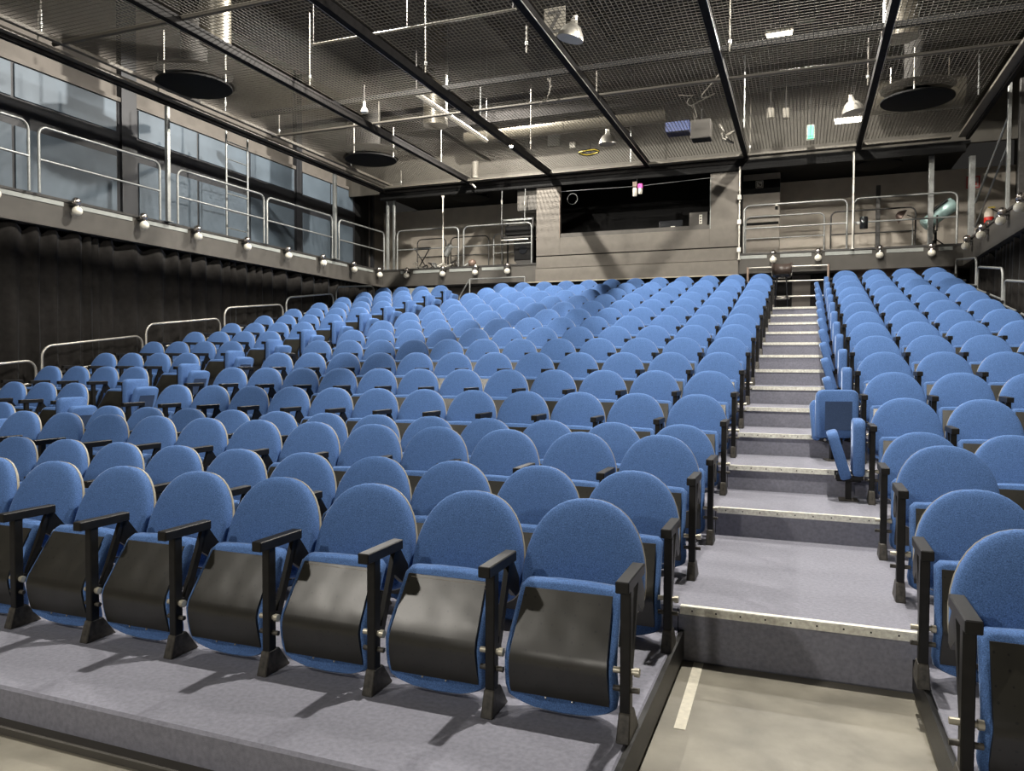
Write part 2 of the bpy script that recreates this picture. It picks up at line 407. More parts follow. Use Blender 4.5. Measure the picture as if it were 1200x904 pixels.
for i, (a, b2) in enumerate([(-10.28, -8.46), (-8.31, -6.43)]):
    loop_rail('guard_rail', 'grey tubular guard rail on the rear gallery, %s' % ('next to the corner post' if i == 0 else 'next to the booth'), 'railing', (a, RY+.02), (b2, RY+.02), 4.1, 4.1, 5.13, 5.13, (.5,))
for i, (a, b2) in enumerate([(-1.3, .84), (.97, 2.93)]):
    loop_rail('guard_rail', 'grey tubular guard rail past the booth, %s' % ('beside the pier' if i == 0 else 'before the mint spotlight'), 'railing', (a, RY+.02), (b2, RY+.02), 4.1, 4.1, 5.17, 5.17, (.52,))
for i, (a, b2) in enumerate([(-10.3, -9.4), (-9.25, -8.1)]):
    loop_rail('back_rail', 'thin dark rail deep on the rear gallery, %s' % ('in the corner' if i == 0 else 'behind the cable heap'), 'railing', (a, 19.2), (b2, 19.2), 4.07, 4.07, 5.08, 5.08, (.5,), r=.016, material=DULL)
loop_rail('back_rail', 'thin grey rail deep on the gallery behind the equipment rack', 'railing', (-7.95, 19.2), (-6.9, 19.2), 4.07, 4.07, 5.1, 5.1, (.5,), r=.018)
for i, (a, b2) in enumerate([(-1.35, .41), (.55, 2.3)]):
    loop_rail('back_rail', 'second rail row behind the guard rail, %s' % ('against the pier' if i == 0 else 'behind the mint spotlight'), 'railing', (a, 19.15), (b2, 19.15), 4.07, 4.07, 5.12, 5.12, (.5,), r=.018, material=DULL if i else GALV)
# low handrails beside the narrow side blocks
hl = [(5.9, 7.9, 1.38, 1.60), (8.0, 9.84, 1.80, 2.03), (9.92, 11.7, 2.22, 2.43), (11.82, 13.6, 2.64, 2.84), (13.72, 15.5, 3.0, 3.24), (15.62, 17.35, 3.42, 3.60)]
def ground(y):
    k = 0
    while k < 13 and y >= ys[k]: k += 1
    return Z0 if k == 0 else Z1+(k-1)*RISE
for i, (a, b2, h0, h1) in enumerate(hl):
    loop_rail('hand_rail', 'low bent-tube handrail along the long curtain, %s up the rake' % ORD[i+1], 'railing', (-10.6, a), (-10.6, b2), ground(a), ground(b2), h0, h1, (.52,), r=.02, group='handrails along the curtain', material=STEEL if i < 4 else GALV, rc=.16)
hr = [(12.0, 13.55, 2.70, 2.88), (13.68, 15.5, 3.08, 3.32), (15.64, 17.6, 3.5, 3.72)]
for i, (a, b2, h0, h1) in enumerate(hr):
    loop_rail('hand_rail', 'low bent-tube handrail beside the block past the stairs, %s up the rake' % ORD[i+1], 'railing', (2.86, a), (2.86, b2), ground(a), ground(b2), h0, h1, (.5,), r=.02, material=GALV)
# rail across the head of the stair
t = thing('stair_head_rail', 'three-bar steel rail across the head of the metal-edged stairs', 'railing', (-.6, 17.9, TOPZ))
for zz in (.36, .70, 1.02): MB().tube([(-.6, 0, zz), (1.08, 0, zz)], .02, 8).build('bar', STEEL, t, True)
for xx in (-.6, 1.08): MB().tube([(xx, 0, 0), (xx, 0, 1.04)], .025, 8).build('post', WOODB, t, True)
# inclined rail at the left aisle head
t = thing('stair_head_rail', 'bent steel rail at the head of the aisle beside the narrow block', 'railing', (-8.0, 17.72, TOPZ))
MB().tube([(-.28, -.02, .55), (0, 0, 1.0), (1.5, 0, 1.0)], .02, 8).build('bar', GALV, t, True)
for xx, yy, hh in ((-.28, -.02, .55), (0, 0, 1.0), (1.5, 0, 1.0)): MB().tube([(xx, yy, 0), (xx, yy, hh)], .018, 8).build('post', GALV, t, True)
# posts of the galleries
def post(x, y, z0_, z1_, w, label, m=GALV, nm='gallery_post'):
    t = thing(nm, label, 'post', (x, y, z0_))
    MB().box(-w, w, -w, w, 0, z1_-z0_).build('shaft', m, t, bevel=.006)
    MB().box(-w*1.8, w*1.8, -w*1.8, w*1.8, 0, .012).build('base_plate', m, t)
    return t
post(-10.70, 10.53, 4.10, 6.16, .035, 'square grey post on the left gallery between two guard rails')
post(-10.70, 15.72, 4.10, 6.16, .04, 'square grey post on the left gallery nearer the rear corner')
post(-10.62, 18.10, 4.10, 6.15, .035, 'square grey corner post where left and rear galleries meet')
post(-10.42, 18.10, 4.10, 6.15, .03, 'slim pale pole just beside the gallery corner post')
post(2.47, 18.22, 4.07, 6.14, .05, 'tall grey post behind the mint spotlight')
post(3.16, 17.9, 4.07, 5.85, .055, 'capped square grey post beside the fire extinguisher')
post(1.55, 19.35, 4.07, 5.7, .045, 'dark post behind the bell lamp on the rear gallery', DULL)
post(3.22, 15.2, 4.07, 6.4, .03, 'slim galvanised post on the right gallery stair')
post(3.38, 15.05, 4.07, 6.4, .05, 'dark thick post on the right gallery stair', DULL)
post(.95, 17.9, 4.07, 6.15, .018, 'thin pale pole standing at the join of two guard rails', WPLAS)
post(-1.40, 17.93, 3.95, 6.05, .018, 'pale conduit pole with white clamps at the booth edge', STEEL)
for i, zz in enumerate((5.30, 4.75, 4.12)):
    tag(MB().box(-1.44, -1.36, 17.86, 17.908, zz, zz+.1).build('clamp_box', WPLAS), 'small white clamp box on the booth conduit, %s from the top' % ORD[i+1], 'box', 'white boxes on the booth conduit')
# ladder on the left gallery
t = thing('wall_ladder', 'thin grey ladder standing against the blue panels', 'ladder', (-11.0, 12.35, 4.07))
for dy in (0, .63): MB().tube([(0, dy, 0), (0, dy, 2.2)], .02, 8).build('stile', GALV, t, True)
for k in range(6): MB().tube([(0, 0, .25+k*.35), (0, .63, .25+k*.35)], .012, 6).build('rung', GALV, t, True)
# stair rails on the right gallery (slanting tubes)
t = thing('gallery_stair_rail', 'slanting tubular stair rail on the right gallery', 'railing', (3.2, 17.7, 4.07))
MB().tube([(0, 0, .80), (0.05, -2.4, 1.85)], .022, 8).build('top_rail', GALV, t, True)
MB().tube([(0, 0, .05+.25), (0.05, -2.4, 1.35)], .018, 8).build('mid_rail', GALV, t, True)
t = thing('gallery_stair_rail', 'upper slanting rail beside the dark post on the right gallery', 'railing', (3.45, 15.0, 4.07))
MB().tube([(0, 0, 1.15), (0.1, -3.0, 2.25)], .022, 8).build('top_rail', GALV, t, True)
MB().tube([(0, 0, .55), (0.1, -3.0, 1.5)], .02, 8).build('mid_rail', GALV, t, True)

# ------------------------------------------------------------------ curtains
def curtain(name, label, x, y0, y1, z0f, z1, out):
    ny = int((y1-y0)/.03); rows = 12
    rnd = random.Random(3 if out > 0 else 5)
    ph = 0; v = []; f = []
    base = []
    wl = .3; nxt = 0; am = 1.0
    for j in range(ny+1):
        y = y0+(y1-y0)*j/ny
        if ph > nxt:
            wl = rnd.choice((.14, .18, .22, .30, .42, .55)); am = rnd.uniform(.45, 1.25)*min(1, wl/.25); nxt = ph+2*PI
        ph += .03*2*PI/wl
        base.append((y, am*(math.cos(ph)+.25*math.cos(2*ph+1)), .6*math.sin(y*2.3+1.1), ph))
    for k in range(rows+1):
        t_ = k/rows
        for (y, s1, s2, p) in base:
            zlow = z0f(y)
            dip = .10*abs(math.sin(p*.5))**2
            z = z1 - dip*(1-t_)**6 + (zlow-z1)*t_
            amp = (.035+.03*t_)
            dx = amp*s1+.022*s2 + .012*math.sin(p*2+3*t_)
            v.append((x+out*(.09+dx), y+.02*math.sin(t_*3+p), z))
    w = ny+1
    for k in range(rows):
        for j in range(ny): f.append((k*w+j, k*w+j+1, (k+1)*w+j+1, (k+1)*w+j))
    o = MB().add(v, f).build(name, CURT, None, True)
    md = o.modifiers.new('thickness', 'SOLIDIFY'); md.thickness = .006
    return tag(o, label, 'curtain')
curtain('stage_curtain', 'long black pleated curtain hanging under the blue-panelled gallery', -10.98, 2.0, 17.95, lambda y: max(0.02, .02), 3.63, 1)
curtain('stage_curtain', 'black pleated curtain under the gallery with the fire extinguisher', 3.26, 5.0, 17.95, lambda y: .02, 3.63, -1)
struct(MB().box(-11.06, -11.02, 1.5, 18.4, 0, 3.64).build('wall_left_lower', BLACKP)); struct(MB().box(3.34, 3.38, 1.5, 18.4, 0, 3.64).build('wall_right_lower', BLACKP))

# ------------------------------------------------------------------ theatre seats
# local frame of a seat: x across (centre between the side frames), y up the rake from the front of the foot, z from the tier
def outline_back(n):
    pts = []
    for j in range(n):
        a = 2*PI*j/n; c, s = math.cos(a), math.sin(a)
        if s >= 0: pts.append((.272*math.copysign(abs(c)**.86, c), .357*abs(s)**.93))
        else: pts.append((.272*math.copysign(abs(c)**.5, c), -.15*abs(s)**.7))
    return pts
def make_back():
    n = 40; o = outline_back(n)
    rings = [(1.0, .052), (1.0, .030), (.985, .010), (.95, .001), (.86, -.006), (.6, -.014), (.3, -.017)]
    v = []; f = []
    for r, d in rings:
        for (x, z) in o: v.append((x*r, d, z*r))
    k = len(rings)
    for i in range(k-1):
        for j in range(n): f.append((i*n+j, i*n+(j+1) % n, (i+1)*n+(j+1) % n, (i+1)*n+j))
    v.append((0, -.018, 0)); c = len(v)-1
    for j in range(n): f.append(((k-1)*n+j, (k-1)*n+(j+1) % n, c))
    m = MB().add(v, f)
    sh = MB(); v = []; f = []
    for r, d in ((.985, .046), (1.008, .050), (1.008, .064), (.97, .070), (.6, .074)):
        for (x, z) in o: v.append((x*r, d, z*r))
    for i in range(4):
        for j in range(n): f.append((i*n+j, i*n+(j+1) % n, (i+1)*n+(j+1) % n, (i+1)*n+j))
    f.append(tuple(4*n+j for j in range(n)))
    sh.add(v, f)
    T = Matrix.Translation((0, .385, .485)) @ Matrix.Rotation(math.radians(-17.5), 4, 'X')
    return m.xform(T).mesh('backrest', FABRIC, True), sh.xform(T).mesh('back_shell', SHELL, True)
# folded seat: outline in (x, s) with s running up the pan from the bottom edge; profile gives y, z of the pan at s
def pan_pt(s):     # s 0..1 bottom -> top : underside surface of the folded seat
    prof = [(0, .112, .030), (.12, .090, .075), (.34, .060, .195), (.44, .056, .243), (.52, .070, .280), (1.0, .205, .487)]
    for (s0, y0, z0_), (s1, y1, z1_) in zip(prof[:-1], prof[1:]):
        if s <= s1:
            t = (s-s0)/(s1-s0); return y0+(y1-y0)*t, z0_+(z1_-z0_)*t
    return prof[-1][1:]
def half_w(s):
    if s < .22: return .225*(1-.45*((.22-s)/.22)**3)
    return .225-.020*(s-.22)/.78
def seat_surf(grow, off, material, name, sl):
    v = []; f = []; nx = 9
    for s in sl:
        y, z = pan_pt(s); hw = half_w(s)+grow
        for i in range(nx):
            t = -1+2*i/(nx-1); v.append((hw*t, y+off+.0*abs(t), z))
    for k in range(len(sl)-1):
        for i in range(nx-1): f.append((k*nx+i, k*nx+i+1, (k+1)*nx+i+1, (k+1)*nx+i))
    return v, f, nx, len(sl)
SL = [0, .03, .07, .12, .2, .3, .38, .44, .52, .66, .82, .94, 1.0]
def make_seat():
    # cushion: closed slab with rounded rim between the pan side and the fabric face
    nx = 9; v = []; f = []
    layers = [(-.012, .004), (.002, .012), (.010, .035), (.004, .075), (-.03, .098)]
    def ring(grow, off):
        left = []; right = []
        for s in SL:
            y, z = pan_pt(s); hw = half_w(s)+grow
            left.append((-hw, y+off, z)); right.append((hw, y+off, z))
        y, z = left[-1][1], left[-1][2]; hw = right[-1][0]
        top = [(-hw+.025, y+.01, z+.020+grow*.6), (-hw*.3, y+.012, z+.026+grow*.6), (hw*.3, y+.012, z+.026+grow*.6), (hw-.025, y+.01, z+.020+grow*.6)]
        yb, zb = left[0][1], left[0][2]; hb = right[0][0]
        bot = [(hb*.6, yb, zb-.008-grow*.6), (0, yb, zb-.011-grow*.6), (-hb*.6, yb, zb-.008-grow*.6)]
        return left+top+right[::-1]+bot
    rings = [ring(g_, o_) for g_, o_ in layers]
    n = len(rings[0])
    for r in rings: v += r
    for i in range(len(rings)-1):
        for j in range(n): f.append((i*n+j, i*n+(j+1) % n, (i+1)*n+(j+1) % n, (i+1)*n+j))
    f.append(tuple(range(n-1, -1, -1))); 
    # back face as fan
    c = Vector((0, 0, 0))
    for p in rings[-1]: c += Vector(p)
    c /= n; c.y += .02; v.append(tuple(c)); ci = len(v)-1; o = (len(rings)-1)*n
    for j in range(n): f.append((o+j, o+(j+1) % n, ci))
    cushion = MB().add(v, f).mesh('seat', FABRIC, True)
    v, f, nx, ns_ = seat_surf(-.020, -.001, PAN, 'seat_pan', [.155]+SL[4:])
    m = MB().add(v, f); k = len(v)
    # rim of the pan: turn the border back towards the cushion
    border = [i for i in range(nx)]+[r*nx+nx-1 for r in range(1, ns_)]+[(ns_-1)*nx+i for i in range(nx-2, -1, -1)]+[r*nx for r in range(ns_-2, 0, -1)]
    vv = [(m.v[i][0]*1.012, m.v[i][1]+.012, m.v[i][2]) for i in border]; o = len(m.v); m.v += vv; nb_ = len(border)
    for j in range(nb_): m.f.append((border[j], border[(j+1) % nb_], o+(j+1) % nb_, o+j))
    pan = m.mesh('seat_pan', PAN, True)
    return cushion, pan
BACK_ME, SHELL_ME = make_back()
SEAT_ME, PAN_ME = make_seat()
POST_ME = MB().box(-.02, .02, .035, .085, .09, .575).mesh('post', BLACKM, bevel=.004)
FOOT_ME = MB().frustum((-.026, .026, 0, .18), (-.022, .022, .030, .105), 0, .105).mesh('foot', SCUFF, bevel=.004)
FOOT_FAR = FOOT_ME
ARM_ME = MB().box(-.026, .026, -.026, .272, .572, .617).mesh('armrest', BLACKM, bevel=.004)
def side_plate(pts, w):
    n = len(pts); v = [(x, y, z) for x in (-w, w) for (y, z) in pts]
    return v, [tuple(range(n)), tuple(range(2*n-1, n-1, -1))]+[(i, (i+1) % n, n+(i+1) % n, n+i) for i in range(n)]
REAR_ME = MB().add(*side_plate([(.225, .573), (.262, .573), (.130, .235), (.080, .235), (.080, .270), (.105, .270)], .011)).add(*side_plate([(.240, .573), (.272, .573), (.345, .48), (.345, .42), (.300, .41), (.215, .47)], .011)).mesh('side_bar', BLACKM)
ROD_ME = MB().lathe([(.012, -.05), (.012, .03), (.017, .031), (.017, .05)], (0, .062, .255), 10, 'x').mesh('pivot_bolt', CREAMB, True)
ROD2_ME = MB().lathe([(.011, -.05), (.011, .05)], (0, .062, .185), 10, 'x').mesh('stop_rod', SCUFF, True)
PLATE_ME = MB().box(-.020, .020, .1985, .2035, .468, .477).box(-.026, -.022, .197, .202, .469, .476).box(.022, .026, .197, .202, .469, .476).mesh('number_plate', STEEL)
RIVET_ME = MB().sphere((-.055, .088, .088), .005, 6, 4).sphere((.055, .088, .088), .005, 6, 4).mesh('rivet', STEEL)
STRIP_ME = MB().box(-.17, .19, .190, .194, .455, .464).box(-.17, .19, .1965, .2, .470, .477).mesh('chrome_strip', CHROME)

def seat(x, row, label, side, ends, group, detail):
    t = thing('theatre_seat', label, 'seat', (x, ROWY[row], level(row)), 0, group)
    bk = link('backrest', BACK_ME, t); link('back_shell', SHELL_ME, bk)
    st = link('seat', SEAT_ME, t); link('seat_pan', PAN_ME, st)
    if detail > 1: link('number_plate', PLATE_ME, st); link('rivet', RIVET_ME, st)
    for sd in ([side]+([-side] if ends else [])):
        dx = sd*S/2
        link('post', POST_ME, t, (dx, 0, 0)); link('foot', FOOT_ME, t, (dx, 0, 0)); link('armrest', ARM_ME, t, (dx, 0, 0))
        link('side_bar', REAR_ME, t, (dx, 0, 0))
        if detail > 0:
            a = link('pivot_bolt', ROD_ME, t, (dx-.0, 0, 0)); link('stop_rod', ROD2_ME, t, (dx, 0, 0))
    # tiny individual difference in how far each seat has folded
    st.rotation_euler = (math.radians(random.uniform(-.5, .5)), 0, 0)
    return t
NSEAT = 0
def in_view(x, row, m=40):
    p = project((x, ROWY[row]+.5, level(row)+.7))
    return p is not None and -m < p[0] < 1200+m and p[1] < 1000
for row in range(1, 17):
    det = 2 if row <= 4 else (1 if row <= 8 else 0)
    rw = 'front row' if row == 1 else ('last row' if row == 16 else '%s row from the stage' % ORD[row])
    for k in range(12):
        x = -.607-S/2-S*k
        if not in_view(x, row): continue
        s_ = seat(x, row, 'blue folding seat, middle block, %s, %s from the metal-edged stairs' % (rw, ORD[k+1]), 1, k == 11, 'theatre seats of the middle block', det); NSEAT += 1
        if row == 1 and k in (1, 2):
            link('chrome_strip', STRIP_ME, [c for c in s_.children if c.name.startswith('seat') and 'frame' not in c.name][0])
    for k in range(4):
        x = .511+S/2+S*k
        if in_view(x, row, 30):
            seat(x, row, 'blue seat beyond the metal-edged stairs, %s, %s from those stairs' % (rw, ORD[k+1]), -1, k == 3, 'theatre seats of the block beyond the stairs', det); NSEAT += 1
        x = XLB_R-S/2-S*k
        if in_view(x, row, 10):
            seat(x, row, 'blue seat, narrow curtain-side block, %s, %s from the curtain' % (rw, ORD[4-k]), 1, k == 3, 'theatre seats of the narrow block', min(det, 0)); NSEAT += 1
print('seats', NSEAT)

# ------------------------------------------------------------------ folding jump seats in both aisles
def leaf(w, h, th, nseg=3):
    """rounded cushion, thickness along x, width along y, from z=0 up to h"""
    v = []; f = []
    o = []
    R_ = .06
    for cx, cz, a0 in ((w/2-R_, h-R_, 0), (-w/2+R_, h-R_, PI/2), (-w/2+.03, .03, PI), (w/2-.03, .03, 1.5*PI)):
        rr = R_ if a0 < 2 else .03
        for i in range(nseg+1):
            a = a0+i/nseg*PI/2; o.append((cx+rr*math.cos(a), cz+rr*math.sin(a)))
    n = len(o)
    prof = [(.93, -th/2), (.985, -th*.38), (1, -th*.15), (1, th*.15), (.985, th*.38), (.93, th/2)]
    for sc_, dx in prof:
        for (y, z) in o: v.append((dx, y*sc_, h/2+(z-h/2)*sc_))
    for i in range(5):
        for j in range(n): f.append((i*n+j, i*n+(j+1) % n, (i+1)*n+(j+1) % n, (i+1)*n+j))
    f.append(tuple(range(n-1, -1, -1))); f.append(tuple(5*n+j for j in range(n)))
    return MB().add(v, f)
def jump_seat(x, y, z, label, sgn, rz, group):
    """sgn=-1: seat leaf leans to -x; sgn=+1 mirrored"""
    t = thing('jump_seat', label, 'seat', (x, y, z), rz, group)
    key = sgn
    if key not in jump_me:
        d = {}
        d['back'] = leaf(.37, .44, .085).xform(Matrix.Translation((-sgn*.065, 0, .215))).mesh('backrest', FABRIC, True)
        T = Matrix.Translation((sgn*.02, 0, .185)) @ Matrix.Rotation(sgn*math.radians(17), 4, 'Y')
        d['seat'] = leaf(.36, .385, .08).xform(T).mesh('seat', FABRIC, True)
        d['under'] = MB().box(sgn*.0402-.002, sgn*.0402+.002, -.12, .12, .05, .28).xform(T).mesh('underside_panel', NAVY)
        d['bpanel'] = MB().box(-sgn*.1085-.002, -sgn*.1085+.002, -.12, .12, .29, .55).mesh('back_panel', NAVY)
        d['post'] = MB().box(-.022, .022, -.03, .03, 0, .22).mesh('post', BLACKM)
        d['hinge'] = MB().box(-.09, .09, -.05, .05, .155, .215).box(-.10, .10, -.13, -.10, .18, .22).box(-.10, .10, .10, .13, .18, .22).mesh('hinge', BLACKM, bevel=.004)
        d['bolt'] = MB().lathe([(.012, -.108), (.012, .108)], (0, -.115, .2), 8, 'x').mesh('bolt', STEEL)
        d['base'] = MB().box(-.07, .07, -.07, .07, 0, .012).mesh('base_plate', SCUFF)
        jump_me[key] = d
    d = jump_me[key]
    link('back_panel', d['bpanel'], link('backrest', d['back'], t)); s_ = link('seat', d['seat'], t); link('underside_panel', d['under'], s_)
    link('post', d['post'], t); link('hinge', d['hinge'], t); link('bolt', d['bolt'], t); link('base_plate', d['base'], t)
    return t
jump_me = {}
for row in range(5, 17):
    z = level(row)
    rz = 0
    if row == 6: rz = math.radians(-72)
    lb = 'blue folded jump seat beside the metal-edged stairs, %s step up' % ORD[row-3]
    if row == 6: lb = 'blue jump seat turned across the stairs showing its navy back panel'
    jump_seat(.35 if row != 6 else .27, ROWY[row]+.17, z, lb, -1, rz, 'jump seats along the stairs')
for row in range(4, 17):
    p = project((XLB_R+.14, ROWY[row]+.2, level(row)+.5))
    if p and p[0] > -30:
        jump_seat(XLB_R+.15, ROWY[row]+.17, level(row), 'blue folded jump seat on the narrow block, %s row from the stage' % ORD[row], 1, 0, 'jump seats along the narrow block')

# ------------------------------------------------------------------ ceiling: beams, wire mesh, pipes
BZ = 6.2
beamX = [-8.10, -5.90, -3.48, -1.27, 1.03]
for i, x in enumerate(beamX):
    t = thing('ceiling_beam', 'black steel channel beam under the wire mesh, %s from the blue-panelled gallery' % ORD[i+1], 'beam', (x, 1.5, BZ))
    MB().box(-.05, .05, 0, RY-1.55, 0, .13).build('web', BEAMM, t)
    e = 1 if i >= 2 else -1
    MB().box(.052 if e > 0 else -.060, .060 if e > 0 else -.052, 0, RY-1.55, .0, .012).build('flange_edge', STEEL, t)
    MB().box(-.065, .065, RY-1.62, RY-1.56, -.02, .14).build('end_bracket', SCUFF, t)
    if i == 0: MB().tube([(0, 16.42, .02), (.06, 16.36, -.02), (.14, 16.30, -.05), (.24, 16.26, -.15)], .022, 8).build('end_hook', WPLAS, t, True)
# edge frames along the galleries and the rear
for x0, x1, zz in ((-10.62, -10.50, 6.22), (-10.42, -10.34, 6.30)):
    struct(MB().box(x0, x1, 1.5, RY-.1, zz, zz+.05).build('trim_mesh_edge', FRAMEM), 'edge frame of the wire mesh')
struct(MB().box(-10.70, -10.62, 1.5, RY-.1, 6.16, 6.32).build('trim_mesh_edge', BEAMM)); struct(MB().box(-10.705, -10.70, 1.5, RY-.1, 6.16, 6.175).build('trim_mesh_edge', STEEL))
struct(MB().box(2.86, 3.0, 1.5, RY-.3, 6.2, 6.25).build('trim_mesh_edge', FRAMEM)); struct(MB().box(3.0, 3.06, 1.5, RY-.3, 6.14, 6.30).build('trim_mesh_edge', BEAMM))
struct(MB().box(-10.5, 2.75, RY-.32, RY-.12, 6.22, 6.27).build('trim_mesh_edge', FRAMEM)); struct(MB().box(-10.6, -1.3, RY-.12, RY-.09, 6.12, 6.28).build('trim_mesh_edge', BEAMM))
bays = [-10.5]+beamX+[2.9]
MESHZ = 6.37
OUTLETS = [(-9.88, 10.33, .66), (-9.55, 15.5, .64), (1.83, 15.35, .64)]
for i, (a, b2) in enumerate(zip(bays[:-1], bays[1:])):
    m = MB()
    def spans(lo, hi, c, ax):
        cuts = []
        for (ox, oy, orr) in OUTLETS:
            d = c-(oy if ax == 'x' else ox); k = ox if ax == 'x' else oy
            if abs(d) < orr:
                h_ = math.sqrt(orr*orr-d*d); cuts.append((k-h_, k+h_))
        out = []; p_ = lo
        for c0, c1 in sorted(cuts):
            if c1 <= lo or c0 >= hi: continue
            if c0 > p_: out.append((p_, c0))
            p_ = max(p_, c1)
        if p_ < hi: out.append((p_, hi))
        return out
    y = 3.0
    while y < RY-.15:
        for q0, q1 in spans(a+.04, b2-.04, y, 'x'): m.box(q0, q1, y-.0062, y+.0062, MESHZ, MESHZ+.003)
        y += .088
    x = a+.06
    while x < b2-.04:
        for q0, q1 in spans(3.0, RY-.15, x, 'y'): m.box(x-.0046, x+.0046, q0, q1, MESHZ+.003, MESHZ+.006)
        x += .064
    o = m.build('wire_mesh', MESHM); o['kind'] = 'stuff'
    tag(o, 'fine wire mesh ceiling panel, %s bay from the blue-panelled gallery' % ORD[i+1], 'mesh', 'wire mesh ceiling bays')
def pipe(name, label, pts, r, m, cat='pipe', n=8):
    o = MB().tube(pts, r, n).build(name, m, None, True); return tag(o, label, cat)
pipe('cross_pipe', 'long grey pipe crossing under all beams near the rear', [(-10.5, 13.15, 6.33), (2.95, 13.15, 6.33)], .03, PIPEM)
pipe('cross_pipe', 'grey pipe crossing under the mesh nearer the stage', [(-10.55, 8.22, 6.33), (2.95, 8.22, 6.33)], .035, PIPEM)
t = thing('upper_pipe', 'thin pale pipe running above the mesh', 'pipe', (-7.75, 10.75, 6.9))
MB().tube([(0, 0, 0), (3.65, 0, 0)], .02, 8).build('tube', ROD, t, True)
for dx in (.02, 1.8, 3.6): MB().tube([(dx, 0, 0), (dx, 0, 2.1)], .008, 6).build('hanger', DULL, t)
struct(MB().box(-10.5, 2.9, 12.5, 12.6, 6.54, 6.63).build('trim_roof_beam', BLACKP), 'dark roof beam above the mesh')
struct(MB().box(-10.5, 2.9, 17.0, 17.2, 7.4, 7.7).build('trim_roof_beam', BEAMM))
for i in range(7):
    struct(MB().box(-10.4+i*2.1, -10.25+i*2.1, 2, 18.2, 8.4, 8.8).build('trim_roof_beam', ROOFM))
# suspension rods
rods = [(27, 45, 25, 8), (199, 105, 60, 0), (227, 118, 92, 0), (363, 100, 15, 0), (499, 85, 0, 0), (444, 153, 118, 0), (517, 190, 138, 0), (563, 135, 100, 0), (617, 62, 30, 0), (622, 175, 98, 0), (699, 120, 82, 0), (739, 190, 130, 0), (855, 60, 0, 0), (872, 150, 65, 0), (879, 180, 115, 0), (1017, 100, 45, 0), (1033, 60, 27, 0), (1157, 110, 62, 0), (470, 220, 200, 0), (408, 198, 172, 0), (320, 162, 135, 0), (264, 130, 105, 0)]
rod_pts = []
for i, (u, vb, vt, _) in enumerate(rods):
    p = at(u, vb, z=6.33)
    if p.y > 17.8: p = at(u, vb, y=17.7)
    p.x = min(2.8, max(-10.4, p.x))
    for (ox, oy, orr) in OUTLETS:                      # rods stand beside the outlets, not in them
        d = Vector((p.x-ox, p.y-oy))
        if d.length < orr+.06:
            d = d.normalized()*(orr+.08); p.x, p.y = ox+d.x, oy+d.y
    q = at(u, vt, y=p.y); bay = sum(1 for b_ in bays[1:-1] if p.x > b_)
    rod_pts.append((bay, p.y, p, max(.35, min(2.4, q.z-p.z))))
cnt = {}
for i, (bay, y_, p, h) in enumerate(sorted(rod_pts, key=lambda r_: (r_[0], r_[1]))):
    cnt[bay] = cnt.get(bay, 0)+1
    t = thing('hanger_rod', 'thin pale hanger rod in the %s mesh bay, %s from the stage end' % (ORD[bay+1], ORD[cnt[bay]]), 'rod', p, 0, 'suspension rods through the mesh')
    MB().tube([(0, 0, 0), (0, 0, h)], .013, 6).build('rod', ROD if i % 3 else GALV, t, True)
    MB().lathe([(.025, 0), (.025, .05)], (0, 0, .12), 8).build('collar', GALV, t, True)
# black round air outlets with their ducts
def outlet(c, r, label, dh, ring=True):
    t = thing('air_outlet', label, 'vent', c)
    MB().lathe([(r*.8, .0), (r, .02), (r, .05)], (0, 0, -.03), 36).build('mouth', BLACKP, t, True)
    MB().lathe([(r*.97, 0), (r*1.03, .02), (r*.97, .03)], (0, 0, .20), 36).build('ring_plate', FRAMEM if ring else DULL, t, True)
    if dh: MB().lathe([(.22, .2), (.22, dh)], (0, 0, 0), 24).build('duct', ROOFM, t, True)
    for a in range(3):
        MB().tube([(r*.9*math.cos(a*2.1+.3), r*.9*math.sin(a*2.1+.3), .02), (r*.9*math.cos(a*2.1+.3), r*.9*math.sin(a*2.1+.3), .75)], .01, 6).build('hanger', WPLAS, t)
    return t
outlet((-9.88, 10.33, 6.34), .62, 'large round black air outlet in the mesh above the blue panels', 2.66)
outlet((-9.55, 15.5, 6.34), .60, 'round black air outlet in the mesh near the rear corner', 2.66)
outlet((1.83, 15.35, 6.32), .60, 'round black air outlet in the mesh above the block past the stairs', 2.68)
outlet((-8.5, 18.9, 6.06), .5, 'dark round outlet under the rear gallery soffit by the corner', 0, False)
outlet((1.5, 18.9, 6.06), .5, 'dark round outlet under the rear gallery soffit past the pier', 0, False)
# ducts and drums seen through the mesh
def duct(p0, p1, r, label, m=DUCTM):
    t = thing('air_duct', label, 'duct', p0)
    d = Vector(p1)-Vector(p0)
    MB().tube([(0, 0, 0), d*.25, d*.5, d*.75, d], r, 20).build('pipe', m, t, True)
    MB().tube([d*.48, d*.52], r*1.06, 20).build('collar', m, t, True)
    if abs(d.z) < .5:
        for k_ in (.15, .85): MB().tube([d*k_+Vector((0, 0, r)), d*k_+Vector((0, 0, 9-p0[2]))], .012, 6).build('hanger', DULL, t)
duct((-8.75, 9.6, 6.6), (-8.75, 9.6, 9.0), .24, 'bright vertical duct above the mesh by the first beam')
duct((1.35, 13.4, 6.7), (1.35, 13.4, 9.0), .26, 'bright vertical duct above the mesh by the last beam')
duct((-7.35, 14.5, 6.6), (-7.35, 14.5, 9.0), .26, 'grey vertical duct above the mesh between the first beams')
duct((1.25, 17.45, 7.1), (2.9, 17.45, 7.05), .33, 'fat horizontal drum duct above the mesh at the rear')
pc = at(557, 209, z=6.377)
duct((pc.x, pc.y, 6.377), (pc.x, pc.y, 6.80), .085, 'short white canister standing on the mesh by the first beam', ROD)
duct((-8.0, 17.5, 7.3), (-3.0, 17.5, 7.3), .2, 'horizontal pale duct along the rear wall above the mesh')
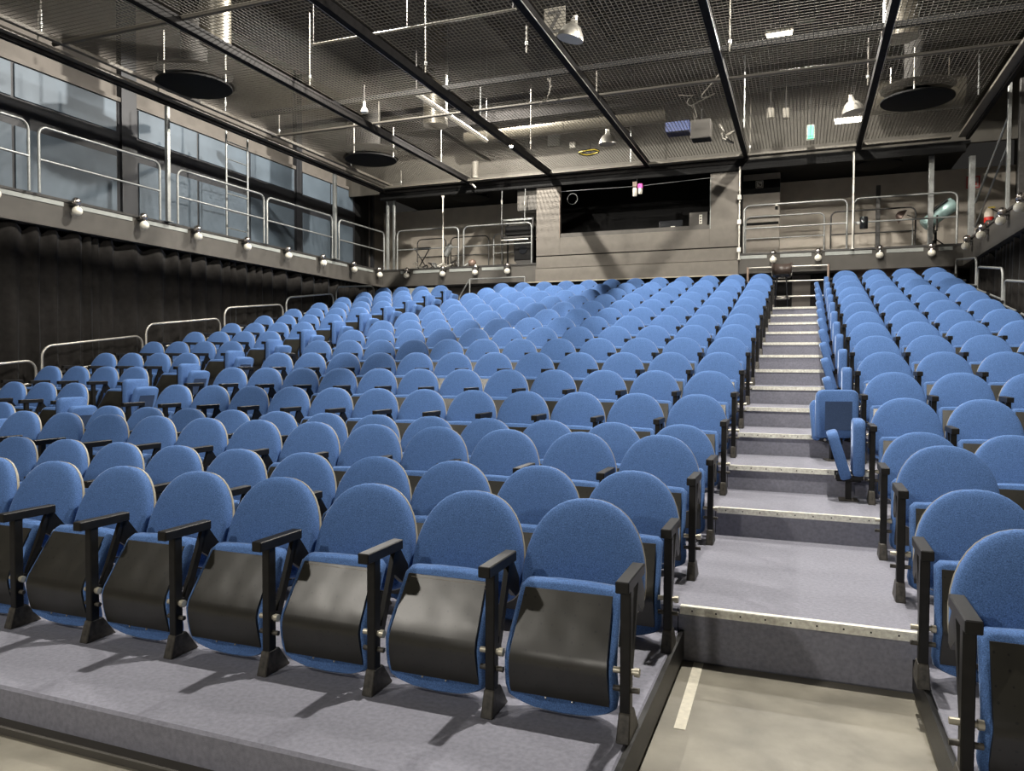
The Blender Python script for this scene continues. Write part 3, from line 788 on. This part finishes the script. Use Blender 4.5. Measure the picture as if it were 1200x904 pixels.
# long fluorescent batten above the mesh
a, b2 = at(488, 110, z=6.75), at(570, 165, z=6.75)
t = thing('strip_light', 'long pale strip light above the mesh beside the second beam', 'lamp', (a.x, a.y, 6.75))
MB().tube([(0, 0, 0), (b2.x-a.x, b2.y-a.y, 0)], .05, 6).build('batten', WPLAS, t)
MB().tube([(0, 0, .05), (0, 0, 2.25)], .008, 6).build('hanger', DULL, t)
MB().tube([(b2.x-a.x, b2.y-a.y, .05), (b2.x-a.x, b2.y-a.y, 2.25)], .008, 6).build('hanger', DULL, t)

# flood light bodies, the last for the added front fill (the point lights at the top of this script sit in them)
for i, (x, y, z, w, r) in enumerate(FLOODS_AND_FILL):
    t = thing('flood_or_fill_lamp', 'box flood lamp hanging over the hall, %s of eight, the eighth an added fill' % ORD[i+1], 'lamp', (x, y, z))
    MB().frustum((-.16, .16, -.12, .12), (-.10, .10, -.08, .08), 0, .16).build('housing', DULL, t, bevel=.01)
    MB().box(-.15, .15, -.11, .11, .004, .012).build('lens', LAMPON, t)
    MB().tube([(-.17, 0, .05), (-.17, 0, .3), (.17, 0, .3), (.17, 0, .05)], .012, 6).build('yoke', DULL, t)
    MB().tube([(0, 0, .3), (0, 0, max(.5, 9-z))], .012, 6).build('hanger', DULL, t)
# bell pendant lamps
def bell(c, label, tilt=0., s=1.0, cable=.5):
    t = thing('bell_lamp', label, 'lamp', c)
    R_ = Matrix.Rotation(tilt, 4, 'Y')
    MB().lathe([(.20*s, 0), (.195*s, .03*s), (.17*s, .10*s), (.12*s, .18*s), (.06*s, .22*s), (.04*s, .30*s), (.035*s, .34*s)], (0, 0, 0), 20).xform(R_).build('shade', STEEL, t, True)
    MB().lathe([(.185*s, .012), (.18*s, .014)], (0, 0, 0), 20).xform(R_).build('mouth', BLACKP, t)
    MB().tube([R_ @ Vector((0, 0, .34*s)), (0, 0, cable)], .012, 6).build('cable', BLACKP, t)
p = at(712, 168, z=6.1); bell((p.x, p.y, 6.08), 'silver bell lamp hanging at the third beam near the booth', 0, .9, .3)
p = at(668, 46, z=6.15); bell((p.x, p.y, 6.15), 'silver bell lamp beside the numbered plate on the third beam', .25, .95, .3)
p = at(1000, 132, z=6.1); bell((p.x, p.y, 6.1), 'silver bell lamp hanging beside the last beam', -.15, .95, .3)
# plate with a big dark Z-like mark on the beam
yl = at(668, 46, z=6.15).y+.36; p = at(650, 43, y=yl)
t = thing('number_plate', 'pale lattice plate with a dark Z mark above the third beam', 'plate', (p.x, yl, p.z))
MB().box(-.16, .16, -.01, .01, 0, .42).build('plate', ROD, t)
z_ = MB(); z_.box(-.10, .10, -.016, -.0105, .32, .37).box(-.10, .10, -.016, -.0105, .05, .10)
z_.add([(-.10, -.016, .10), (-.04, -.016, .10), (.10, -.016, .32), (.04, -.016, .32), (-.10, -.0105, .10), (-.04, -.0105, .10), (.10, -.0105, .32), (.04, -.0105, .32)], [(0, 1, 2, 3), (4, 7, 6, 5), (0, 4, 5, 1), (1, 5, 6, 2), (2, 6, 7, 3), (3, 7, 4, 0)])
z_.build('mark', DULL, t)
# lit halogen on the second beam
t = thing('halogen_lamp', 'small lit halogen lamp clipped under the second beam', 'lamp', (-5.80, 14.95, 6.17))
MB().lathe([(.02, .03), (.04, .0), (.045, -.02)], (0, 0, 0), 12).build('cup', CHROME, t, True); MB().sphere((0, 0, -.02), .038, 10, 6).build('bulb', LAMPHOT, t, True)
# box speaker, blue crate, cable coil, junction boxes under the mesh at the rear
p = at(822, 157, z=6.1); t = thing('box_speaker', 'grey box speaker hanging under the mesh above the booth', 'speaker', (p.x, p.y, 5.98))
MB().box(-.19, .19, -.16, .16, 0, .36).build('cabinet', FASC, t, bevel=.01); MB().box(-.17, .17, -.14, .14, -.008, 0).build('grille', BLACKP, t)
MB().tube([(0, 0, .36), (0, 0, .62)], .015, 6).build('hanger', BLACKP, t)
p = at(795, 170, z=6.15); t = thing('blue_crate', 'flat blue crate lying on the mesh beside the box speaker', 'crate', (p.x, p.y, 6.385))
MB().box(-.24, .24, -.2, .2, 0, .02).build('bottom', BLUEB, t); MB().box(-.24, .24, -.2, -.18, .02, .2).box(-.24, .24, .18, .2, .02, .2).box(-.24, -.22, -.18, .18, .02, .2).box(.22, .24, -.18, .18, .02, .2).build('sides', BLUEB, t)
p = at(690, 178, z=6.15)
t = thing('cable_coil', 'coiled cable with yellow ends hanging at the rear mesh', 'cable', (p.x, p.y, 6.12))
for k in range(3):
    MB().tube([(.22*math.cos(a*PI/8), .16*math.sin(a*PI/8), .02*k+.01*math.sin(a)) for a in range(16)], .012, 6, closed=True).build('loop', (BLACKP, YEL, BLACKP)[k], t, True)
MB().tube([(0, .16, .02), (0, .1, .28)], .008, 6).build('tie', BLACKP, t)
for i, (u, v, w, h) in enumerate(((649, 162, .15, .18), (671, 170, .07, .07))):
    p = at(u, v, y=18.2); tag(MB().box(p.x-w, p.x+w, 18.16, 18.25, p.z-h, p.z+h).build('junction_box', PALE if i == 0 else WPLAS), ('square pale junction box on the upper rear wall' if i == 0 else 'small round-edged junction box on the upper rear wall'), 'box')
# loose white cables drooping at the beams
def cable(label, pts, r=.009, m=ROD):
    P_ = [Vector(p) for p in pts]; out = []
    for i in range(len(P_)-1):
        p0, p1, p2, p3 = P_[max(0, i-1)], P_[i], P_[i+1], P_[min(len(P_)-1, i+2)]
        for k in range(5):
            t = k/5
            out.append(.5*((2*p1)+(p2-p0)*t+(2*p0-5*p1+4*p2-p3)*t*t+(3*p1-3*p2+p0-p3)*t**3))
    out.append(P_[-1]); o = MB().tube(out, r, 6).build('hanging_cable', m, None, True); return tag(o, label, 'cable')
def px(u, v, z): return at(u, v, z=z)
def pxy(u, v, y): return at(u, v, y=y)
cable('white cable looping down beside the third beam', [pxy(642, 92, 13), pxy(644, 108, 13), pxy(640, 118, 13), pxy(632, 124, 13)])
cable('white knotted cable tied under the mesh near the fourth beam', [pxy(843, 86, 13.6), pxy(825, 108, 13.6), pxy(810, 124, 13.6), pxy(795, 112, 13.6)])
cable('white cable hanging below the knot near the fourth beam', [pxy(810, 124, 13.6), pxy(816, 135, 13.6), pxy(815, 145, 13.6)])
cable('thick white cable drooping from the fourth beam', [(-1.27, px(866, 150, 6.33).y, 6.26), pxy(852, 158, px(866, 150, 6.33).y), pxy(847, 163, px(866, 150, 6.33).y), pxy(843, 146, px(866, 150, 6.33).y)], .025, ROD)
cable('thin white cable at the mesh near the left edge', [(-10.4, 7.9, 6.372), (-10.42, 7.88, 6.55), (-10.38, 7.9, 6.9)], .01)
# exit sign and small fixtures above the mesh at the rear right
p = at(950, 155, y=17.2); t = thing('exit_sign', 'small glowing green exit sign above the mesh', 'sign', (p.x, p.y, p.z)); MB().box(-.06, .06, -.02, .02, -.14, .14).build('face', GREENL, t); MB().box(-.075, .075, .02, .05, -.155, .155).build('case', WPLAS, t)
MB().tube([(0, .035, .155), (0, .035, 9-p.z)], .01, 6).build('hanger', DULL, t)
for i, (u, v) in enumerate(((903, 133), (921, 133))):
    p = at(u, v, y=17.0); t = thing('small_can', 'small white can fitting above the mesh, %s beside the exit sign' % ('second' if i == 0 else 'first'), 'lamp', (p.x, p.y, p.z))
    MB().lathe([(.07, -.1), (.08, -.08), (.08, .1)], (0, 0, 0), 12).build('body', ROD, t, True); MB().tube([(0, 0, .1), (0, 0, 9-p.z)], .01, 6).build('stem', DULL, t)
p = at(913, 42, z=7.6)
t = thing('strip_light', 'short lit strip light high above the mesh', 'lamp', (p.x, p.y, 7.6)); MB().box(-.22, .22, -.03, .03, 0, .05).build('tube', LAMPON, t); MB().box(-.24, .24, -.05, .05, .05, .1).build('batten', WPLAS, t); MB().tube([(0, 0, .1), (0, 0, 1.4)], .01, 6).build('stem', DULL, t)
p = at(427, 120, z=6.4); t = thing('small_lamp', 'small white cone lamp standing out against the mesh', 'lamp', (p.x, p.y, 6.22)); MB().lathe([(.07, 0), (.06, .05), (.025, .10), (.02, .2)], (0, 0, 0), 12).build('shade', WPLAS, t, True); MB().tube([(0, 0, .2), (0, 0, .5)], .008, 6).build('stem', DULL, t)

# ------------------------------------------------------------------ things on the rear gallery
# mint follow spotlight on a stand
p = at(1092, 287, y=18.35)
t = thing('follow_spot', 'mint green tubular spotlight tilted up on a black stand', 'spotlight', (p.x, 18.62, 4.06))
T = Matrix.Translation((.10, 0, .72)) @ Matrix.Rotation(math.radians(52), 4, 'Y')
MB().lathe([(.10, -.30), (.14, -.28), (.14, .10), (.155, .12), (.155, .42), (.145, .44)], (0, 0, 0), 20).xform(T).build('barrel', MINT, t, True)
MB().box(-.17, -.13, -.16, .16, -.1, .36).xform(T).build('side_fin', DULL, t)
MB().tube([(.1, -.2, .72), (.1, -.2, .40), (.1, .2, .40), (.1, .2, .72)], .02, 6).build('yoke', DULL, t)
MB().tube([(.1, 0, .40), (.1, 0, .0)], .03, 8).build('stem', BLACKP, t)
for a in range(3): MB().tube([(.1, 0, .25), (.1+.3*math.cos(a*2.1), .3*math.sin(a*2.1), 0)], .015, 6).build('leg', DULL, t)
# bell-shaped bird lamp on rail and coiled cable
p = at(1068, 250, y=18.5); t = thing('dish_lamp', 'brown dish lamp on a stand beside the mint spotlight', 'lamp', (p.x-.12, 18.9, 4.06))
T = Matrix.Translation((0, 0, p.z-4.06)) @ Matrix.Rotation(math.radians(-60), 4, 'Y')
MB().lathe([(.17, .0), (.15, .04), (.08, .12), (.04, .15)], (0, 0, 0), 18).xform(T).build('dish', mat('brown_metal', (.14, .10, .085), .35, .6), t, True)
MB().tube([(.08, 0, p.z-4.02), (.2, 0, .8), (.2, 0, 0)], .014, 6).build('stem', GALV, t)
MB().box(.1, .3, -.12, .12, 0, .02).build('foot', BLACKP, t)
# black can spot clamped on the guard rail
p = at(1012, 262, y=18.0); t = thing('can_spot', 'small black can spot clamped to the guard rail', 'spotlight', (p.x, 17.93, p.z))
MB().lathe([(.075, -.13), (.082, -.12), (.082, .11), (.07, .13)], (0, 0, 0), 16).build('can', GLASSB, t, True); MB().box(-.14, -.07, -.02, .08, -.02, .02).build('clamp', GALV, t)
for i, (du, dv) in enumerate(((0, 0),)):
    p = at(910, 243, y=18.0); t = thing('rail_clamp', 'tiny white clamp on the guard rail before the pier', 'clamp', (p.x, 17.98, p.z)); MB().box(-.03, .03, -.03, .03, -.05, .02).build('jaw', BLACKP, t); MB().sphere((0, 0, .03), .03, 8, 6).build('knob', WPLAS, t, True)
# cables and lamps heap, left part of the rear gallery
for i in range(6):
    rnd = random.Random(40+i); x0 = -9.75+i*.26
    pts = [(x0+rnd.uniform(-.12, .12), 18.2+.1*k_+rnd.uniform(-.03, .03), 4.075+(rnd.uniform(0, .25) if k_ else 0)) for k_ in range(5)]
    cable('loose cable in the heap on the rear gallery, %s from the corner' % ORD[i+1], pts, .018, (WPLAS, DULL, GALV)[i % 3])['group'] = 'cable heap on the rear gallery'
p = at(527, 308, y=18.2); t = thing('round_lamp', 'brown round work lamp lying in the cable heap', 'lamp', (-8.12, 18.14, 4.06)); MB().sphere((0, 0, .13), .11, 14, 8).build('head', mat('brown_lamp', (.2, .14, .11), .4, .3), t, True); MB().box(-.05, .05, -.05, .05, 0, .03).build('foot', BLACKP, t)
p = at(525, 298, y=18.9); t = thing('tilted_spot', 'small pale spotlight tilted up beside a gallery rail', 'spotlight', (p.x, 18.9, 4.06)); MB().lathe([(.09, -.16), (.10, -.1), (.07, .18)], (0, 0, 0), 14).xform(Matrix.Translation((0, 0, .62)) @ Matrix.Rotation(.5, 4, 'Y')).build('head', GALV, t, True); MB().tube([(0, 0, 0), (0, 0, .6)], .02, 6).build('stem', BLACKP, t); MB().box(-.12, .12, -.12, .12, 0, .02).build('foot', BLACKP, t)
p = at(492, 300, y=18.4); t = thing('folding_stool', 'folded black stool leaning on the rear gallery by the corner', 'stool', (p.x, 18.55, 4.06)); MB().box(-.25, .25, -.02, .02, .62, .68).build('seat', BLACKP, t)
for s_ in (-1, 1): MB().tube([(-.22*s_, .03*s_, 0), (.22*s_, -.03*s_, .62)], .015, 6).build('leg', DULL, t)
# hoisted equipment rack beside the booth
t = thing('equipment_rack', 'black equipment rack with shelves slung beside the booth', 'rack', (-6.85, 18.32, 4.12))
for xx in (-.42, .42):
    for yy in (-.2, .2): MB().box(xx-.02, xx+.02, yy-.02, yy+.02, .0, 1.15).build('upright', DULL, t)
MB().box(-.10, .42, -.2, .2, .08, .62).build('case', BLACKP, t, bevel=.02); MB().box(-.42, .42, -.22, .22, .66, .70).build('shelf', DULL, t); MB().box(-.42, .42, -.22, .22, 1.10, 1.14).build('shelf', GALV, t)
MB().box(-.36, .36, -.15, .15, .74, .98).build('mixer', BLACKP, t, bevel=.01); MB().box(-.44, .30, -.23, -.2, .60, .63).build('edge_bar', WPLAS, t)
MB().lathe([(.11, -.01), (.11, .01)], (.15, -.205, .35), 16, 'y').build('fan', GLASSB, t)
MB().frustum((.05, .40, -.2, .2), (-.10, .42, -.2, .2), -.06, .08).build('foot_pan', DULL, t)
for i, (u, v0, v1) in enumerate(((518, 222, 308), (587, 212, 262), (614, 214, 262))):
    p0, p1 = at(u, v0, y=17.9), at(u, v1, y=17.9)
    t = thing('hoist_cable', ['pale hoist pole hanging over the cable heap', 'twisted hoist wire above the equipment rack', 'hoist wire nearest the booth above the rack'][i], 'cable', (p1.x, 17.95, p1.z))
    hh = p0.z-p1.z
    MB().tube([(0, 0, 0), (0.0, 0, hh*.5), (.02 if i else 0, 0, hh)], .016 if i == 0 else .01, 6).build('wire', WPLAS if i == 0 else GALV, t, True)
    MB().tube([(0, 0, hh*.45), (0, 0, hh*.55)], .025, 8).build('turnbuckle', STEEL, t, True)
    if i == 0:
        for s_ in (-1, 1): MB().tube([(0, 0, hh*.86), (s_*.07, 0, hh)], .012, 6).build('fork', WPLAS, t)
# grey cabinet block hanging left of the booth
tag(MB().frustum((-6.85, -6.32, 18.1, 18.4), (-6.85, -6.32, 18.1, 18.4), 5.45, 6.145).build('grey_box', FASC, None, bevel=.01), 'plain grey box mounted beside the top of the booth', 'box')
# things in the booth
t = thing('monitor', 'black monitor standing on the booth sill', 'monitor', (-3.0, RY+.3, WZ0)); MB().box(-.28, .28, -.02, .02, .03, .2).build('screen', GLASSB, t, bevel=.006); MB().box(-.05, .05, -.01, .01, .06, .09).xform(Matrix.Translation((.05, -.02, -.03))).build('badge', WPLAS, t); MB().box(-.1, .1, -.06, .06, 0, .03).build('foot', BLACKP, t)
t = thing('cabinet_box', 'grey cabinet with a small white gauge in the booth window', 'cabinet', (-2.35, RY+.34, WZ0)); MB().box(-.21, .21, -.12, .12, 0, .34).build('body', FASC, t, bevel=.008); MB().box(.02, .09, -.13, -.12, .07, .28).build('gauge', WPLAS, t)
for k in range(3): MB().box(.035, .075, -.134, -.13, .10+k*.06, .125+k*.06).build('mark', BLACKP, t)
t = thing('twin_spot', 'small twin spot with pink gel hanging before the booth window', 'spotlight', (-3.73, RY-.15, 5.52))
MB().box(-.10, .0, -.04, .04, .24, .36).build('bracket', WOODB, t)
MB().lathe([(.04, 0), (.05, .02), (.05, .2)], (-.05, 0, .02), 12).build('lamp', WPLAS, t, True); MB().lathe([(.04, .04), (.05, .06), (.05, .2)], (.08, 0, .03), 12).build('lamp', WPLAS, t, True); MB().box(.03, .13, -.055, .045, .20, .30).build('gel', PINK, t); MB().tube([(0, 0, .3), (0, 0, .5)], .01, 6).build('hanger', BLACKP, t)
pipe('window_wire', 'thin cord strung across the top of the booth window', [(WX0, RY-.05, 5.82), (-3.7, RY-.05, 5.80), (WX1+.1, RY-.05, 5.86)], .006, GALV, 'cord', 6)
tag(MB().tube([(-5.35+.13*math.cos(a*PI/8), RY-.04, 5.62+.13*math.sin(a*PI/8)) for a in range(16)], .008, 6, closed=True).build('wire_hoop', GALV, None, True), 'thin wire hoop hanging at the booth window corner', 'wire')
# notices: pictogram plates with a dark border and arrow
def notice(c, w, label, border, face, red=False):
    t = thing('notice_plate', label, 'sign', c)
    MB().box(-w, w, -.01, .01, -w, w).build('plate', face, t)
    b_ = MB()
    for (x0, x1, z0_, z1_) in ((-.85, .85, .70, .85), (-.85, .85, -.85, -.70), (-.85, -.70, -.70, .70), (.70, .85, -.70, .70)): b_.box(x0*w, x1*w, -.013, -.0102, z0_*w, z1_*w)
    b_.build('border', border, t)
    a_ = MB(); a_.tube([(-.4*w, -.012, .4*w), (.3*w, -.012, -.3*w)], .12*w, 4); a_.box(.05*w, .45*w, -.013, -.0102, -.45*w, -.25*w).box(.25*w, .45*w, -.013, -.0102, -.25*w, .1*w)
    a_.build('arrow', border, t)
p = at(890, 216, y=19.15); notice((p.x, 19.17, p.z), .085, 'small square white notice with an arrow on the black band', DULL, WPLAS)
p = at(1151, 213, y=19.3); notice((p.x, 20.28, at(1151, 213, y=20.28).z), .16, 'square reddish fire notice beyond the capped post', RED, mat('pinkish_plate', (.55, .42, .40), .5))
# fire extinguisher on the right gallery
p = at(1150, 266, y=17.3)
t = thing('fire_extinguisher', 'red fire extinguisher with a cream top on the right gallery', 'extinguisher', (3.34, 17.2, 4.06))
MB().lathe([(.075, 0), (.085, .02), (.085, .33)], (0, 0, .08), 18).build('cylinder', RED, t, True)
MB().lathe([(.085, .41), (.08, .50), (.05, .56), (.03, .58)], (0, 0, 0), 18).build('shoulder', mat('cream_label', (.72, .62, .50), .4), t, True)
MB().box(-.02, .10, -.02, .02, .58, .61).build('handle', YEL, t); MB().box(-.03, .03, -.088, -.08, .28, .33).build('label_patch', WPLAS, t)
MB().tube([(.03, 0, .58), (.14, -.03, .5), (.13, -.03, .2)], .012, 6).build('hose', BLACKP, t); MB().box(-.08, .08, -.08, .08, 0, .085).build('stand', DULL, t)
for i in range(5):
    rnd = random.Random(80+i); y0 = 15.2+i*.5
    cable('cable lying on the gallery edge by the extinguisher, %s from the rear corner' % ORD[5-i], [(3.12+rnd.uniform(-.03, .03), y0+.10*k, 4.11+rnd.uniform(0, .12)) for k in range(5)], .02, (GALV, DULL)[i % 2])['group'] = 'cables on the right gallery edge'
# white board behind the narrow block
tag(MB().box(-10.3, -9.1, 17.86, 17.90, TOPZ, 3.56).build('pale_board', PALE, None, bevel=.004), 'pale board leaning behind the last row of the narrow block', 'board')
# bar stool at the stair head
t = thing('bar_stool', 'black bar stool with curved back at the head of the stairs', 'stool', (-.46, 17.25, TOPZ))
for a in range(4):
    c_, s_ = math.cos(PI/4+a*PI/2), math.sin(PI/4+a*PI/2); MB().tube([(.19*c_, .19*s_, 0), (.13*c_, .13*s_, .72)], .016, 8).build('leg', GLASSB, t, True)
MB().lathe([(.17, 0), (.19, .02), (.19, .05), (.16, .07)], (0, 0, .71), 18).build('seat', GLASSB, t, True)
MB().tube([(.165*math.cos(a*PI/8), .165*math.sin(a*PI/8), .26) for a in range(16)], .012, 6, closed=True).build('foot_ring', STEEL, t, True)
v = []; f = []
for k in range(13):
    a = PI*(-.08+1.16*k/12); v += [(.2*math.cos(a), .2*math.sin(a)-.0, .80), (.215*math.cos(a), .215*math.sin(a), 1.03)]
for k in range(12): f.append((2*k, 2*k+2, 2*k+3, 2*k+1))
bo = MB().add(v, f).build('backrest', mat('brown_leather', (.06, .045, .038), .35), t, True); md = bo.modifiers.new('thickness', 'SOLIDIFY'); md.thickness = .02
for xx in (-.19, .19): MB().tube([(xx, .02, .75), (xx*1.1, .02, .86)], .012, 6).build('bracket', STEEL, t)
# floor marks
tag(MB().box(-.025, .025, 0, 1.03, .0005, .0025).xform(Matrix.Translation((-.478, 3.275, 0)) @ Matrix.Rotation(.02, 4, 'Z')).build('floor_tape', TAPE), 'strip of worn white tape on the stage floor', 'tape')

p = at(1000, 143, z=6.62)
t = thing('strip_light', 'lit strip light above the mesh at the rear near the last beam', 'lamp', (p.x, p.y, 6.62)); MB().box(-.35, .2, -.03, .03, 0, .06).build('tube', LAMPON, t); MB().box(-.37, .22, -.05, .05, .06, .1).build('batten', WPLAS, t); MB().tube([(0, 0, .1), (0, 0, 2.38)], .01, 6).build('stem', DULL, t)
